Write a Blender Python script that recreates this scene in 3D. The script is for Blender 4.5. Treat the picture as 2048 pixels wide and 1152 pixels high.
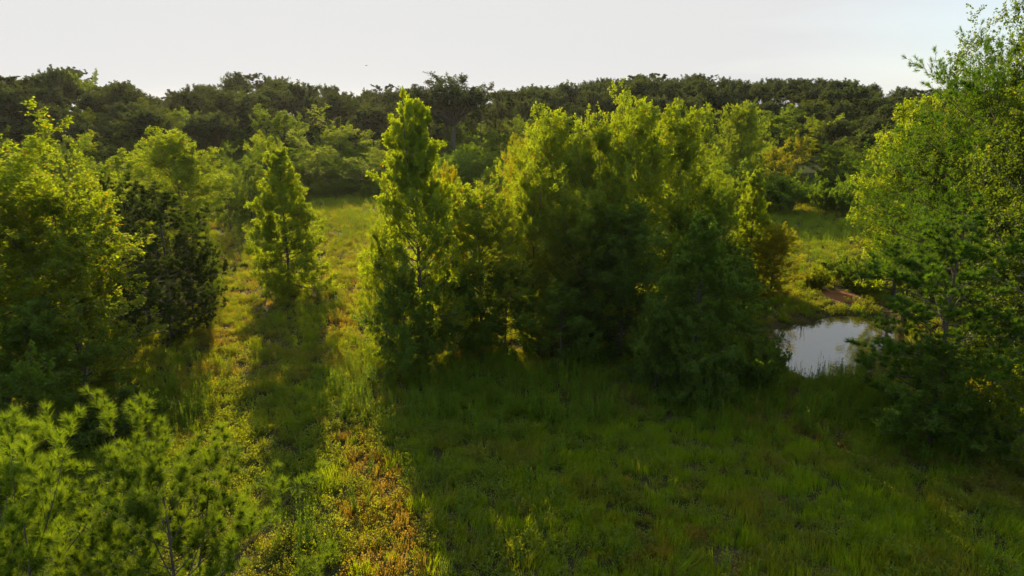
import bpy, math, random
import numpy as np

S = bpy.context.scene
COL = S.collection
for o in list(bpy.data.objects):
    bpy.data.objects.remove(o)

# ------------------------------------------------------------------ camera
CAM_H = 16.0
PITCH = math.radians(15.0)
FPX = 1365.0                                   # focal length in pixels of the 2048 px wide photograph
cam = bpy.data.cameras.new('camera')
cam.sensor_width = 36.0
cam.lens = 36.0 * FPX / 2048.0
cam.clip_start = 0.1
cam.clip_end = 6000.0
cam_o = bpy.data.objects.new('camera', cam)
cam_o.location = (0, 0, CAM_H)
cam_o.rotation_euler = (math.radians(90) - PITCH, 0, 0)
COL.objects.link(cam_o)
S.camera = cam_o

# ------------------------------------------------------------------ sky and sun
SUN_EL = math.radians(18.5)
SUN_AZ = math.radians(-17.5)                    # from +Y towards -X
SUN_DIR = (math.sin(SUN_AZ) * math.cos(SUN_EL), math.cos(SUN_AZ) * math.cos(SUN_EL), math.sin(SUN_EL))
W = bpy.data.worlds.new('World')
S.world = W
W.use_nodes = True
wn = W.node_tree.nodes
wl = W.node_tree.links
wn.clear()
w_out = wn.new('ShaderNodeOutputWorld')
w_bg = wn.new('ShaderNodeBackground')
w_sky = wn.new('ShaderNodeTexSky')
w_sky.sky_type = 'NISHITA'
w_sky.sun_disc = False
w_sky.sun_elevation = SUN_EL
w_sky.sun_rotation = SUN_AZ
w_sky.air_density = 1.0
w_sky.dust_density = 0.5
w_sky.ozone_density = 1.5
# thin high haze: whitens the clear sky, most around the sun and near the horizon
w_tc = wn.new('ShaderNodeTexCoord')
w_dot = wn.new('ShaderNodeVectorMath'); w_dot.operation = 'DOT_PRODUCT'
w_dot.inputs[1].default_value = SUN_DIR
wl.new(w_tc.outputs['Generated'], w_dot.inputs[0])
w_mr = wn.new('ShaderNodeMapRange'); w_mr.interpolation_type = 'SMOOTHSTEP'
w_mr.inputs['From Min'].default_value = 0.50
w_mr.inputs['From Max'].default_value = 0.86
w_mr.inputs['To Min'].default_value = 0.72
w_mr.inputs['To Max'].default_value = 1.0
wl.new(w_dot.outputs['Value'], w_mr.inputs['Value'])
w_map = wn.new('ShaderNodeMapping'); w_map.inputs['Scale'].default_value = (2.0, 2.0, 16.0)
w_noi = wn.new('ShaderNodeTexNoise'); w_noi.inputs['Scale'].default_value = 1.6; w_noi.inputs['Detail'].default_value = 5
wl.new(w_tc.outputs['Generated'], w_map.inputs['Vector']); wl.new(w_map.outputs[0], w_noi.inputs['Vector'])
w_nm = wn.new('ShaderNodeMath'); w_nm.operation = 'MULTIPLY_ADD'
w_nm.inputs[1].default_value = 0.16; w_nm.inputs[2].default_value = -0.05
wl.new(w_noi.outputs['Fac'], w_nm.inputs[0])
w_add = wn.new('ShaderNodeMath'); w_add.operation = 'ADD'; w_add.use_clamp = True
wl.new(w_mr.outputs[0], w_add.inputs[0]); wl.new(w_nm.outputs[0], w_add.inputs[1])
w_mix = wn.new('ShaderNodeMix'); w_mix.data_type = 'RGBA'
w_mix.inputs['B'].default_value = (3.38, 3.38, 3.38, 1)
wl.new(w_add.outputs[0], w_mix.inputs['Factor'])
wl.new(w_sky.outputs[0], w_mix.inputs['A'])
w_far = wn.new('ShaderNodeMapRange'); w_far.interpolation_type = 'SMOOTHSTEP'
w_far.inputs['From Min'].default_value = 0.45; w_far.inputs['From Max'].default_value = 0.82
wl.new(w_dot.outputs['Value'], w_far.inputs['Value'])
w_tone = wn.new('ShaderNodeMix'); w_tone.data_type = 'RGBA'
w_tone.inputs['A'].default_value = (2.15, 2.62, 2.90, 1); w_tone.inputs['B'].default_value = (2.92, 2.92, 2.92, 1)
w_sep = wn.new('ShaderNodeSeparateXYZ'); wl.new(w_tc.outputs['Generated'], w_sep.inputs[0])
w_hi = wn.new('ShaderNodeMapRange'); w_hi.interpolation_type = 'SMOOTHSTEP'
w_hi.inputs['From Min'].default_value = 0.14; w_hi.inputs['From Max'].default_value = 0.5
w_hi.inputs['To Min'].default_value = 1.0; w_hi.inputs['To Max'].default_value = 0.45
wl.new(w_sep.outputs[2], w_hi.inputs['Value'])
w_ml = wn.new('ShaderNodeMath'); w_ml.operation = 'MULTIPLY'
wl.new(w_far.outputs[0], w_ml.inputs[0]); wl.new(w_hi.outputs[0], w_ml.inputs[1])
wl.new(w_ml.outputs[0], w_tone.inputs['Factor']); wl.new(w_tone.outputs['Result'], w_mix.inputs['B'])
wl.new(w_mix.outputs['Result'], w_bg.inputs['Color'])
w_bg.inputs['Strength'].default_value = 0.15
wl.new(w_bg.outputs[0], w_out.inputs[0])

sun = bpy.data.lights.new('sun', 'SUN')
sun.energy = 4.4
sun.angle = math.radians(0.6)
sun.color = (1.0, 0.80, 0.50)
sun_o = bpy.data.objects.new('sun', sun)
sun_o.rotation_euler = (math.radians(90) - SUN_EL, 0, math.pi - SUN_AZ)
sun_o.location = (-60, 120, 80)
COL.objects.link(sun_o)

HAZE = 0.00005
S.view_settings.view_transform = 'Standard'
S.view_settings.look = 'None'
S.view_settings.exposure = 0.86
S.view_settings.gamma = 1.0
S.view_settings.use_curve_mapping = False
S.render.engine = 'CYCLES'
S.cycles.max_bounces = 8
S.cycles.diffuse_bounces = 5
S.cycles.glossy_bounces = 2
S.cycles.transmission_bounces = 3
S.cycles.volume_bounces = 0
S.cycles.use_denoising = True
S.cycles.denoiser = 'OPENIMAGEDENOISE'
S.cycles.use_adaptive_sampling = False
S.cycles.sample_clamp_indirect = 4.0
S.cycles.caustics_reflective = False
S.cycles.caustics_refractive = False

# ------------------------------------------------------------------ pixel <-> place
CP, SP = math.cos(PITCH), math.sin(PITCH)


def to_px(x, y, z):
    zc = z - CAM_H
    f = y * CP - zc * SP
    up = y * SP + zc * CP
    return 1024 + FPX * x / f, 576 - FPX * up / f


def x_at(px, y, z=0.0):
    return (px - 1024) / FPX * (y * CP - (z - CAM_H) * SP)


def z_at(py, y):
    v = (576 - py) / FPX
    return CAM_H + y * (-SP + v * CP) / (CP + v * SP)


def ground_at(px, py):
    v = (576 - py) / FPX
    t = CAM_H / (SP - v * CP)
    return (px - 1024) / FPX * t, t * (CP + v * SP)


def sstep(a, b, x):
    t = np.clip((x - a) / (b - a), 0, 1)
    return t * t * (3 - 2 * t)


# ridge line of the woods behind: picture column -> height of its tree tops and how far it lies
RX = np.array([-300, 0, 70, 130, 210, 300, 350, 430, 490, 570, 640, 700, 760, 810, 870, 1000, 1110, 1180, 1350, 1470, 1560, 1650, 1740, 1840, 2000, 2300], float)
RY = np.array([165, 168, 158, 140, 150, 178, 184, 164, 154, 164, 180, 180, 178, 193, 190, 190, 174, 168, 155, 166, 168, 167, 178, 190, 190, 190], float)
RD = np.array([185, 185, 180, 180, 190, 225, 245, 240, 235, 240, 255, 262, 268, 272, 275, 285, 300, 315, 330, 330, 330, 330, 320, 310, 300, 300], float)
TREE_H = 16.4
POND_C = (23.2, 46.2)


def terrain(x, y):
    x = np.asarray(x, float); y = np.asarray(y, float)
    yy = np.maximum(y, 20.0)
    px = 1024 + FPX * x / (yy * CP + CAM_H * SP)
    ry = np.interp(px, RX, RY); rd = np.interp(px, RX, RD)
    v = (576 - ry) / FPX
    ztop = CAM_H + rd * (-SP + v * CP) / (CP + v * SP)
    hr = ztop - TREE_H
    h = hr * sstep(105, 1.0, 0 * yy) if False else hr * sstep(0, 1, (yy - 112) / np.maximum(rd - 112, 1))
    h = h * (1 - 0.8 * sstep(1.15, 1.8, yy / rd))
    n = 0.16 * np.sin(x * 0.31 + 1.3 * np.sin(y * 0.13)) * np.sin(y * 0.23 + 0.7) + 0.07 * np.sin(x * 0.9 + y * 0.4) * np.sin(y * 0.8 - x * 0.3)
    h = h + n
    rr = pond_r(x, y)
    w = 1 - sstep(0.75, 1.5, rr)
    return h * (1 - w) - 0.85 * w


def pond_r(x, y):
    u = ((x - POND_C[0]) + (y - POND_C[1])) / 1.4142 / 7.6
    v = ((x - POND_C[0]) - (y - POND_C[1])) / 1.4142 / 3.45
    ang = np.arctan2(v, u)
    return np.hypot(u, v) / (1 + 0.07 * np.sin(3 * ang + 0.6) + 0.05 * np.sin(7 * ang))


# ------------------------------------------------------------------ materials
def new_mat(name):
    m = bpy.data.materials.new(name)
    m.use_nodes = True
    m.node_tree.nodes.clear()
    return m, m.node_tree.nodes, m.node_tree.links


def mixc(n, l, fac, a, b):
    x = n.new('ShaderNodeMix'); x.data_type = 'RGBA'
    for sock, val in (('Factor', fac), ('A', a), ('B', b)):
        if isinstance(val, (int, float)):
            x.inputs[sock].default_value = val
        elif isinstance(val, tuple):
            x.inputs[sock].default_value = (*val, 1)
        else:
            l.new(val, x.inputs[sock])
    return x.outputs['Result']


def maprange(n, l, v, a, b, c=0.0, d=1.0):
    x = n.new('ShaderNodeMapRange')
    x.inputs['From Min'].default_value = a; x.inputs['From Max'].default_value = b
    x.inputs['To Min'].default_value = c; x.inputs['To Max'].default_value = d
    l.new(v, x.inputs['Value'])
    return x.outputs[0]


def noise(n, l, vec, scale, detail=3.0):
    x = n.new('ShaderNodeTexNoise')
    x.inputs['Scale'].default_value = scale; x.inputs['Detail'].default_value = detail
    l.new(vec, x.inputs['Vector'])
    return x.outputs['Fac']


def leaf_mat(name, dark, light, trans, tip=(0.30, 0.13, 0.01), tip_amount=0.10, patch=None, patch_range=(0.55, 0.65), tr=0.60, gloss=0.028, pscale=0.25):
    """leaves: colour differs leaf by leaf, twig by twig, plant by plant; light passes through them"""
    if name != 'white_flower':
        dark, light = [(q[0] * 0.95, q[1] * 1.12, q[2] * 0.45) for q in (dark, light)]
        trans, tip = [(q[0] * 0.94, q[1], q[2] * 0.5) for q in (trans, tip)]
    m, n, l = new_mat(name)
    at = n.new('ShaderNodeAttribute'); at.attribute_name = 'leaf_tint'
    sep = n.new('ShaderNodeSeparateColor'); l.new(at.outputs['Color'], sep.inputs[0])
    leaf, twig = sep.outputs[0], sep.outputs[1]
    oi = n.new('ShaderNodeObjectInfo')
    geo = n.new('ShaderNodeNewGeometry')
    pn = noise(n, l, geo.outputs['Position'], pscale, 3)
    a = n.new('ShaderNodeMath'); a.operation = 'ADD'; l.new(leaf, a.inputs[0]); l.new(twig, a.inputs[1])
    b = n.new('ShaderNodeMath'); b.operation = 'ADD'; l.new(a.outputs[0], b.inputs[0]); l.new(oi.outputs['Random'], b.inputs[1])
    f = maprange(n, l, b.outputs[0], 0.4, 2.6)
    col = mixc(n, l, f, dark, light)
    tcol = mixc(n, l, f, tuple(c * 0.8 for c in trans), tuple(min(1, c * 1.2) for c in trans))
    tf = maprange(n, l, sep.outputs[2], 1 - tip_amount, min(1.0, 1 - tip_amount + 0.02))
    lf = maprange(n, l, twig, 0.25, 0.6)
    mm = n.new('ShaderNodeMath'); mm.operation = 'MULTIPLY'; l.new(tf, mm.inputs[0]); l.new(lf, mm.inputs[1])
    col = mixc(n, l, mm.outputs[0], col, tuple(c * 0.5 for c in tip))
    tcol = mixc(n, l, mm.outputs[0], tcol, tip)
    if patch:
        pf = maprange(n, l, pn, *patch_range)
        col = mixc(n, l, pf, col, patch[0]); tcol = mixc(n, l, pf, tcol, patch[1])
    d = n.new('ShaderNodeBsdfDiffuse'); l.new(col, d.inputs[0])
    t = n.new('ShaderNodeBsdfTranslucent'); l.new(tcol, t.inputs[0])
    mx = n.new('ShaderNodeMixShader'); mx.inputs[0].default_value = tr
    l.new(d.outputs[0], mx.inputs[1]); l.new(t.outputs[0], mx.inputs[2])
    g = n.new('ShaderNodeBsdfGlossy'); g.inputs['Roughness'].default_value = 0.45
    g.inputs['Color'].default_value = (0.8, 0.8, 0.75, 1)
    m2 = n.new('ShaderNodeMixShader'); m2.inputs[0].default_value = gloss
    l.new(mx.outputs[0], m2.inputs[1]); l.new(g.outputs[0], m2.inputs[2])
    o = n.new('ShaderNodeOutputMaterial'); l.new(m2.outputs[0], o.inputs[0])
    return m


def bark_mat(name, a, b):
    m, n, l = new_mat(name)
    tc = n.new('ShaderNodeTexCoord')
    mp = n.new('ShaderNodeMapping'); mp.inputs['Scale'].default_value = (6, 6, 1.2); l.new(tc.outputs['Object'], mp.inputs[0])
    nf = noise(n, l, mp.outputs[0], 3.0, 6)
    col = mixc(n, l, maprange(n, l, nf, 0.35, 0.65), a, b)
    p = n.new('ShaderNodeBsdfPrincipled'); l.new(col, p.inputs['Base Color']); p.inputs['Roughness'].default_value = 0.9
    bp = n.new('ShaderNodeBump'); bp.inputs['Distance'].default_value = 0.03; bp.inputs['Strength'].default_value = 0.8
    l.new(nf, bp.inputs['Height']); l.new(bp.outputs[0], p.inputs['Normal'])
    o = n.new('ShaderNodeOutputMaterial'); l.new(p.outputs[0], o.inputs[0])
    return m


M = {}
YG = (0.50, 0.52, 0.012)
M['gum'] = leaf_mat('sweetgum_leaf', (0.028, 0.050, 0.007), (0.060, 0.092, 0.010), (0.47, 0.55, 0.008), tip=(0.85, 0.45, 0.02), tip_amount=0.06)
M['gum_deep'] = leaf_mat('deep_green_leaf', (0.028, 0.050, 0.007), (0.060, 0.092, 0.010), (0.24, 0.32, 0.008), tip=(0.80, 0.55, 0.02), tip_amount=0.03, tr=0.54)
M['gum_yellow'] = leaf_mat('yellowing_leaf', (0.034, 0.054, 0.007), (0.075, 0.095, 0.010), (0.58, 0.54, 0.008), tip=(0.9, 0.42, 0.02), tip_amount=0.12)
M['gum_orange'] = leaf_mat('orange_leaf', (0.045, 0.056, 0.006), (0.10, 0.095, 0.010), (0.64, 0.56, 0.010), tip=(0.95, 0.46, 0.02), tip_amount=0.09)
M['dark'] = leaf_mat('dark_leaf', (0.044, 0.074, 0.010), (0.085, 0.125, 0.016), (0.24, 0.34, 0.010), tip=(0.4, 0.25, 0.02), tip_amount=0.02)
M['oak'] = leaf_mat('oak_leaf', (0.030, 0.050, 0.009), (0.064, 0.092, 0.014), (0.28, 0.36, 0.014), tip=(0.5, 0.3, 0.02), tip_amount=0.04)
M['oak_light'] = leaf_mat('light_oak_leaf', (0.036, 0.060, 0.007), (0.080, 0.115, 0.012), (0.48, 0.56, 0.010), tip=(0.7, 0.36, 0.02), tip_amount=0.08)
M['pine'] = leaf_mat('pine_needle', (0.040, 0.066, 0.010), (0.090, 0.130, 0.018), (0.28, 0.37, 0.015), tip=(0.5, 0.4, 0.03), tip_amount=0.03, gloss=0.025)
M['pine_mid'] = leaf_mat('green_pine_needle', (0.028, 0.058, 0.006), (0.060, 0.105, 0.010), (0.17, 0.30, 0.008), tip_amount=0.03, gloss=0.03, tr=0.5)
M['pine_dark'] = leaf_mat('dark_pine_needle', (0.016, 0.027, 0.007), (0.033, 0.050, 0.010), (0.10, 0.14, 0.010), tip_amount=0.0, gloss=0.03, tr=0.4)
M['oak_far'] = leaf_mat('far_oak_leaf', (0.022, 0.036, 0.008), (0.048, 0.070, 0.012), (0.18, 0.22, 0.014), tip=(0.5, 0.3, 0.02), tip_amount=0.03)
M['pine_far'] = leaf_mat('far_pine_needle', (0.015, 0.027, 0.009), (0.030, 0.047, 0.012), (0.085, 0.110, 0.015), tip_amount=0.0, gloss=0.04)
M['bark'] = bark_mat('grey_bark', (0.05, 0.038, 0.026), (0.13, 0.105, 0.075))
M['bark_pale'] = bark_mat('pale_bark', (0.13, 0.11, 0.085), (0.26, 0.23, 0.19))
M['bark_pine'] = bark_mat('pine_bark', (0.05, 0.03, 0.02), (0.12, 0.075, 0.05))
M['cover'] = leaf_mat('bramble_leaf', (0.050, 0.086, 0.006), (0.110, 0.155, 0.012), (0.54, 0.54, 0.010), tip=(0.75, 0.48, 0.02), tip_amount=0.02, tr=0.5, pscale=0.16,
                      patch=((0.090, 0.080, 0.018), (0.58, 0.46, 0.02)), patch_range=(0.50, 0.68))
M['grass'] = leaf_mat('grass_blade', (0.056, 0.122, 0.005), (0.115, 0.205, 0.008), (0.46, 0.52, 0.010), tip=(0.6, 0.42, 0.05), tip_amount=0.06, pscale=0.22,
                      patch=((0.080, 0.085, 0.014), (0.52, 0.42, 0.03)), patch_range=(0.52, 0.68), gloss=0.015)
M['weed'] = leaf_mat('weed_leaf', (0.05, 0.100, 0.008), (0.10, 0.175, 0.012), (0.40, 0.50, 0.012), tip=(0.6, 0.5, 0.04), tip_amount=0.08, gloss=0.02)
M['dry'] = leaf_mat('dry_brush_leaf', (0.105, 0.070, 0.014), (0.20, 0.135, 0.030), (0.60, 0.39, 0.05), tip=(0.7, 0.30, 0.03), tip_amount=0.18, gloss=0.03,
                    patch=((0.06, 0.07, 0.012), (0.42, 0.40, 0.02)), patch_range=(0.50, 0.62), pscale=0.5)
M['flower'] = leaf_mat('white_flower', (0.35, 0.36, 0.33), (0.5, 0.5, 0.46), (0.4, 0.4, 0.35), tip_amount=0.0)


# ------------------------------------------------------------------ mesh helpers
def mesh_from(name, verts, faces, tint=None, mat=None, smooth=False):
    """faces: int array (N,k) or a list of such arrays; tint: (faces,3) colour per face"""
    me = bpy.data.meshes.new(name)
    arrs = faces if isinstance(faces, list) else [faces]
    tot = np.concatenate([np.full(len(a), a.shape[1], np.int32) for a in arrs])
    idx = np.concatenate([a.ravel() for a in arrs]).astype(np.int32)
    st = np.concatenate([[0], np.cumsum(tot)[:-1]]).astype(np.int32)
    me.vertices.add(len(verts)); me.vertices.foreach_set('co', np.asarray(verts, np.float32).ravel())
    me.loops.add(len(idx)); me.loops.foreach_set('vertex_index', idx)
    me.polygons.add(len(tot)); me.polygons.foreach_set('loop_start', st)
    me.polygons.foreach_set('use_smooth', np.full(len(tot), smooth))
    if tint is not None:
        a = me.attributes.new('leaf_tint', 'FLOAT_COLOR', 'FACE')
        a.data.foreach_set('color', np.concatenate([tint, np.ones((len(tint), 1))], 1).astype(np.float32).ravel())
    me.update(calc_edges=True)
    me.validate()
    if mat:
        me.materials.append(mat)
    return me


def nrm(v):
    return v / np.maximum(np.linalg.norm(v, axis=-1, keepdims=True), 1e-9)


def bez(B, s):
    s = s[..., None]
    return (1 - s) ** 2 * B['p0'] + 2 * s * (1 - s) * B['p1'] + s ** 2 * B['p2']


def bez_t(B, s):
    s = s[..., None]
    return nrm(2 * (1 - s) * (B['p1'] - B['p0']) + 2 * s * (B['p2'] - B['p1']))


def rep(B, n):
    return {k: np.repeat(v, n, axis=0) for k, v in B.items()}


def kids(B, n, rng, s0, s1, lf, ang, up=0.1, taper=0.55, flat=0.0, curl=0.1, rf=0.5):
    N = len(B['L'])
    R = rep(B, n)
    k = np.tile(np.arange(n), N)
    s = s0 + (s1 - s0) * np.clip((k + rng.uniform(0, 1, N * n)) / n, 0, 1)
    pos = bez(R, s); tg = bez_t(R, s)
    rnd = rng.normal(size=(N * n, 3)); rnd[:, 2] *= (1 - flat)
    perp = nrm(rnd - (rnd * tg).sum(1, keepdims=True) * tg)
    a = np.radians(ang + rng.normal(0, 10, N * n))[:, None]
    d = tg * np.cos(a) + perp * np.sin(a)
    d[:, 2] += up
    d = nrm(d)
    L = R['L'] * lf * (1 - taper * s) * rng.uniform(0.7, 1.25, N * n)
    p2 = pos + d * L[:, None]
    p2[:, 2] += curl * L
    p1 = pos + d * L[:, None] * 0.5 + rng.normal(0, 0.06, (N * n, 3)) * L[:, None]
    return {'p0': pos, 'p1': p1, 'p2': p2, 'L': L, 'r': R['r'] * (1 - 0.75 * s) * rf, 'c': R['c'] + rng.uniform(-.15, .15, N * n)}


def tubes(B, seg, side, tipf=0.3):
    N = len(B['L'])
    V = []
    prev = None
    s = np.linspace(0, 1, seg + 1)
    T0 = nrm(B['p2'] - B['p0'])
    ref = np.where(np.abs(T0[:, 2:3]) > 0.9, np.array([[1., 0, 0]]), np.array([[0, 0, 1.]]))
    U = nrm(np.cross(T0, ref)); Wv = np.cross(T0, U)
    ph = np.arange(side) / side * 2 * np.pi
    for si in s:
        c = bez(B, np.full(N, si))
        r = B['r'] * (1 - (1 - tipf) * si)
        ring = c[:, None, :] + r[:, None, None] * (np.cos(ph)[None, :, None] * U[:, None, :] + np.sin(ph)[None, :, None] * Wv[:, None, :])
        V.append(ring)
    V = np.stack(V, 1)                       # N, seg+1, side, 3
    base = (np.arange(N) * (seg + 1) * side)[:, None, None]
    i = np.arange(seg)[None, :, None]; j = np.arange(side)[None, None, :]
    a = base + i * side + j; b = base + i * side + (j + 1) % side
    F = np.stack([a, b, b + side, a + side], -1).reshape(-1, 4)
    return V.reshape(-1, 3), F


def leaves(B, per, rng, size, s0=0.1, spread=0.6, upw=0.8, width=0.42, aspect=1.0, out=0.4):
    """small folded kites along twigs"""
    N = len(B['L'])
    R = rep(B, per); n = N * per
    s = rng.uniform(s0, 1.08, n)
    pos = bez(R, s); tg = bez_t(R, s)
    off = rng.normal(size=(n, 3)); off = nrm(off)
    sz = size * rng.uniform(0.65, 1.25, n)[:, None] * aspect
    d = nrm(off + tg * out + np.array([0, 0, -0.15]))
    pos = pos + off * sz * spread * rng.uniform(0.2, 1, (n, 1))
    nn = rng.normal(size=(n, 3)) * 0.75; nn[:, 2] += upw
    sd = nrm(np.cross(nn, d)) * sz * width
    tip = pos + d * sz
    mid = pos + d * sz * 0.45
    up = nrm(np.cross(d, sd)) * sz * 0.10
    V = np.stack([pos, mid + sd + up, tip, mid - sd + up], 1).reshape(-1, 3)
    F = np.arange(n * 4).reshape(-1, 4)
    tint = np.stack([rng.uniform(0, 1, n), np.clip(R['c'], 0, 1), rng.uniform(0, 1, n)], 1)
    return V, F, tint


def needles(B, per, rng, length, width, s0=0.45, amin=20, amax=75):
    N = len(B['L'])
    R = rep(B, per); n = N * per
    s = s0 + (1.02 - s0) * rng.uniform(0, 1, n) ** 0.8
    pos = bez(R, s); tg = bez_t(R, s)
    rnd = rng.normal(size=(n, 3)); perp = nrm(rnd - (rnd * tg).sum(1, keepdims=True) * tg)
    a = np.radians(rng.uniform(amin, amax, n) * (1.15 - 0.35 * s))[:, None]
    d = nrm(tg * np.cos(a) + perp * np.sin(a))
    L = length * rng.uniform(0.75, 1.15, n)[:, None]
    sd = nrm(np.cross(d, rng.normal(size=(n, 3)))) * width * 0.5
    tip = pos + d * L
    tip[:, 2] -= 0.06 * L[:, 0]
    V = np.stack([pos - sd, pos + sd, tip], 1).reshape(-1, 3)
    F = np.arange(n * 3).reshape(-1, 3)
    tint = np.stack([rng.uniform(0, 1, n), np.clip(R['c'], 0, 1), rng.uniform(0, 1, n)], 1)
    return V, F, tint


class Proto:
    pass


def trunk_curve(H, rng, lean=0.03, wob=0.02):
    zs = np.linspace(0, H, 9)
    x = np.cumsum(rng.normal(0, wob * H / 8, 9)); y = np.cumsum(rng.normal(0, wob * H / 8, 9))
    x -= x[0]; y -= y[0]
    return zs, x, y


def grow(name, seed, H, R, prof, base, nprim, elev, sub, kind='leaf', leaf=0.15, per=18, trunk_r=None, jit=0.2, needle=None,
         spires=0, seg=(6, 5), up=0.12, keep_twigs=True, tflat=0.3, per_s0=0.1, droop=0.0, top_cut=0.98, lens=(0.42, 0.42), angs=(48, 45), s20=0.28, tap2=0.38, topq=99.85):
    rng = np.random.default_rng(seed)
    zs, tx, ty = trunk_curve(H * (0.97 if spires == 0 else 0.93), rng)
    tr = trunk_r or H * 0.011
    t = (np.arange(nprim) + rng.uniform(0, 1, nprim)) / nprim
    t = base + (top_cut - base) * t
    z = t * H * (0.97 if spires == 0 else 0.93)
    az = np.arange(nprim) * 2.39996 + rng.normal(0, 0.35, nprim)
    pr = np.interp(t, [p[0] for p in prof], [p[1] for p in prof]) * R
    L = pr * rng.uniform(1 - jit * 1.3, 1 + jit, nprim)
    el = np.radians(np.interp(t, [e[0] for e in elev], [e[1] for e in elev]) + rng.normal(0, 6, nprim))
    d = np.stack([np.cos(az) * np.cos(el), np.sin(az) * np.cos(el), np.sin(el)], 1)
    Lb = L / np.maximum(np.cos(el), 0.35)
    p0 = np.stack([np.interp(z, zs, tx), np.interp(z, zs, ty), z], 1)
    p2 = p0 + d * Lb[:, None]; p2[:, 2] += 0.12 * Lb - droop * Lb
    p1 = p0 + d * Lb[:, None] * 0.5 + rng.normal(0, 0.05, (nprim, 3)) * Lb[:, None]
    B1 = {'p0': p0, 'p1': p1, 'p2': p2, 'L': Lb, 'r': tr * (1 - 0.85 * t) * 0.42, 'c': rng.uniform(0, 1, nprim)}
    if spires:
        # ascending leaders round the top
        a2 = rng.uniform(0, 6.28, spires)
        q0z = H * rng.uniform(0.52, 0.70, spires)
        q0 = np.stack([np.interp(q0z, zs, tx), np.interp(q0z, zs, ty), q0z], 1)
        rr = R * rng.uniform(0.35, 0.7, spires)
        q2 = np.stack([q0[:, 0] + np.cos(a2) * rr, q0[:, 1] + np.sin(a2) * rr, H * rng.uniform(0.90, 0.98, spires)], 1)
        q1 = q0 + (q2 - q0) * np.array([0.75, 0.75, 0.35])
        Ls = np.linalg.norm(q2 - q0, axis=1)
        Sp = {'p0': q0, 'p1': q1, 'p2': q2, 'L': Ls, 'r': np.full(spires, tr * 0.35), 'c': rng.uniform(0.3, 1, spires)}
        Sk = kids(Sp, 13, rng, 0.1, 1.0, 0.33, 48, up=0.3, taper=0.70)
        B1s = {k: np.concatenate([B1[k], Sk[k]]) for k in B1}
    else:
        Sp = None
        B1s = B1
    B2 = kids(B1s, sub[0], rng, s20, 1.0, lens[0] * 0.9, angs[0], up=up, flat=tflat, taper=tap2)
    B3 = kids(B2, sub[1], rng, 0.1, 1.0, lens[1] + 0.06, angs[1], up=up, taper=0.35)
    Lref = np.percentile(B3['L'], 72)
    kp = rng.uniform(0, 1, len(B3['L'])) < np.clip(B3['L'] / Lref, 0.02, 1) ** 1.5
    B3 = {k: q[kp] for k, q in B3.items()}
    kp2 = rng.uniform(0, 1, len(B2['L'])) < np.clip(B2['L'] / np.percentile(B2['L'], 60), 0.03, 1)
    B2f = {k: q[kp2] for k, q in B2.items()}
    # woody parts
    ringN = len(zs); side = 8
    ph = np.arange(side) / side * 2 * np.pi
    rad = tr * (1 - 0.9 * zs / zs[-1]); rad[0] *= 1.35
    TV = np.stack([np.stack([tx[i] + rad[i] * np.cos(ph), ty[i] + rad[i] * np.sin(ph), np.full(side, zs[i] - (0.3 if i == 0 else 0))], 1) for i in range(ringN)]).reshape(-1, 3)
    i = np.arange(ringN - 1)[:, None]; j = np.arange(side)[None, :]
    a = i * side + j; b = i * side + (j + 1) % side
    TF = np.stack([a, b, b + side, a + side], -1).reshape(-1, 4)
    V = [TV]; F = [TF]; off = len(TV)
    for Bx, sg, sd in ([(B1, seg[0], seg[1]), (B2, 3, 3)] + ([(Sp, 5, 5)] if Sp else [])):
        v, f = tubes(Bx, sg, sd); V.append(v); F.append(f + off); off += len(v)
    P = Proto(); P.name = name
    P.trunk = mesh_from(name + '_trunk', np.concatenate(V), np.concatenate(F), mat=M['bark'], smooth=True)
    if kind == 'leaf':
        v, f, tn = leaves(B3, per, rng, leaf, s0=per_s0)
        v2, f2, tn2 = leaves(B2f, max(2, per // 3), rng, leaf, s0=0.5)
        v = np.concatenate([v, v2]); f = np.concatenate([f, f2 + len(v) - len(v2)]); tn = np.concatenate([tn, tn2])
        P.crown = mesh_from(name + '_crown', v, f, tn, M['gum'])
    else:
        nl, nw, nn, nn2 = needle
        v, f, tn = needles(B3, nn, rng, nl, nw)
        v2, f2, tn2 = needles(B2f, nn2, rng, nl, nw, s0=0.6)
        v = np.concatenate([v, v2]); f = np.concatenate([f, f2 + len(v) - len(v2)]); tn = np.concatenate([tn, tn2])
        P.crown = mesh_from(name + '_crown', v, f, tn, M['pine'])
    P.H = float(np.percentile(v[:, 2], topq))
    P.R = float(np.percentile(np.hypot(v[:, 0], v[:, 1]), 91))
    return P


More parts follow.
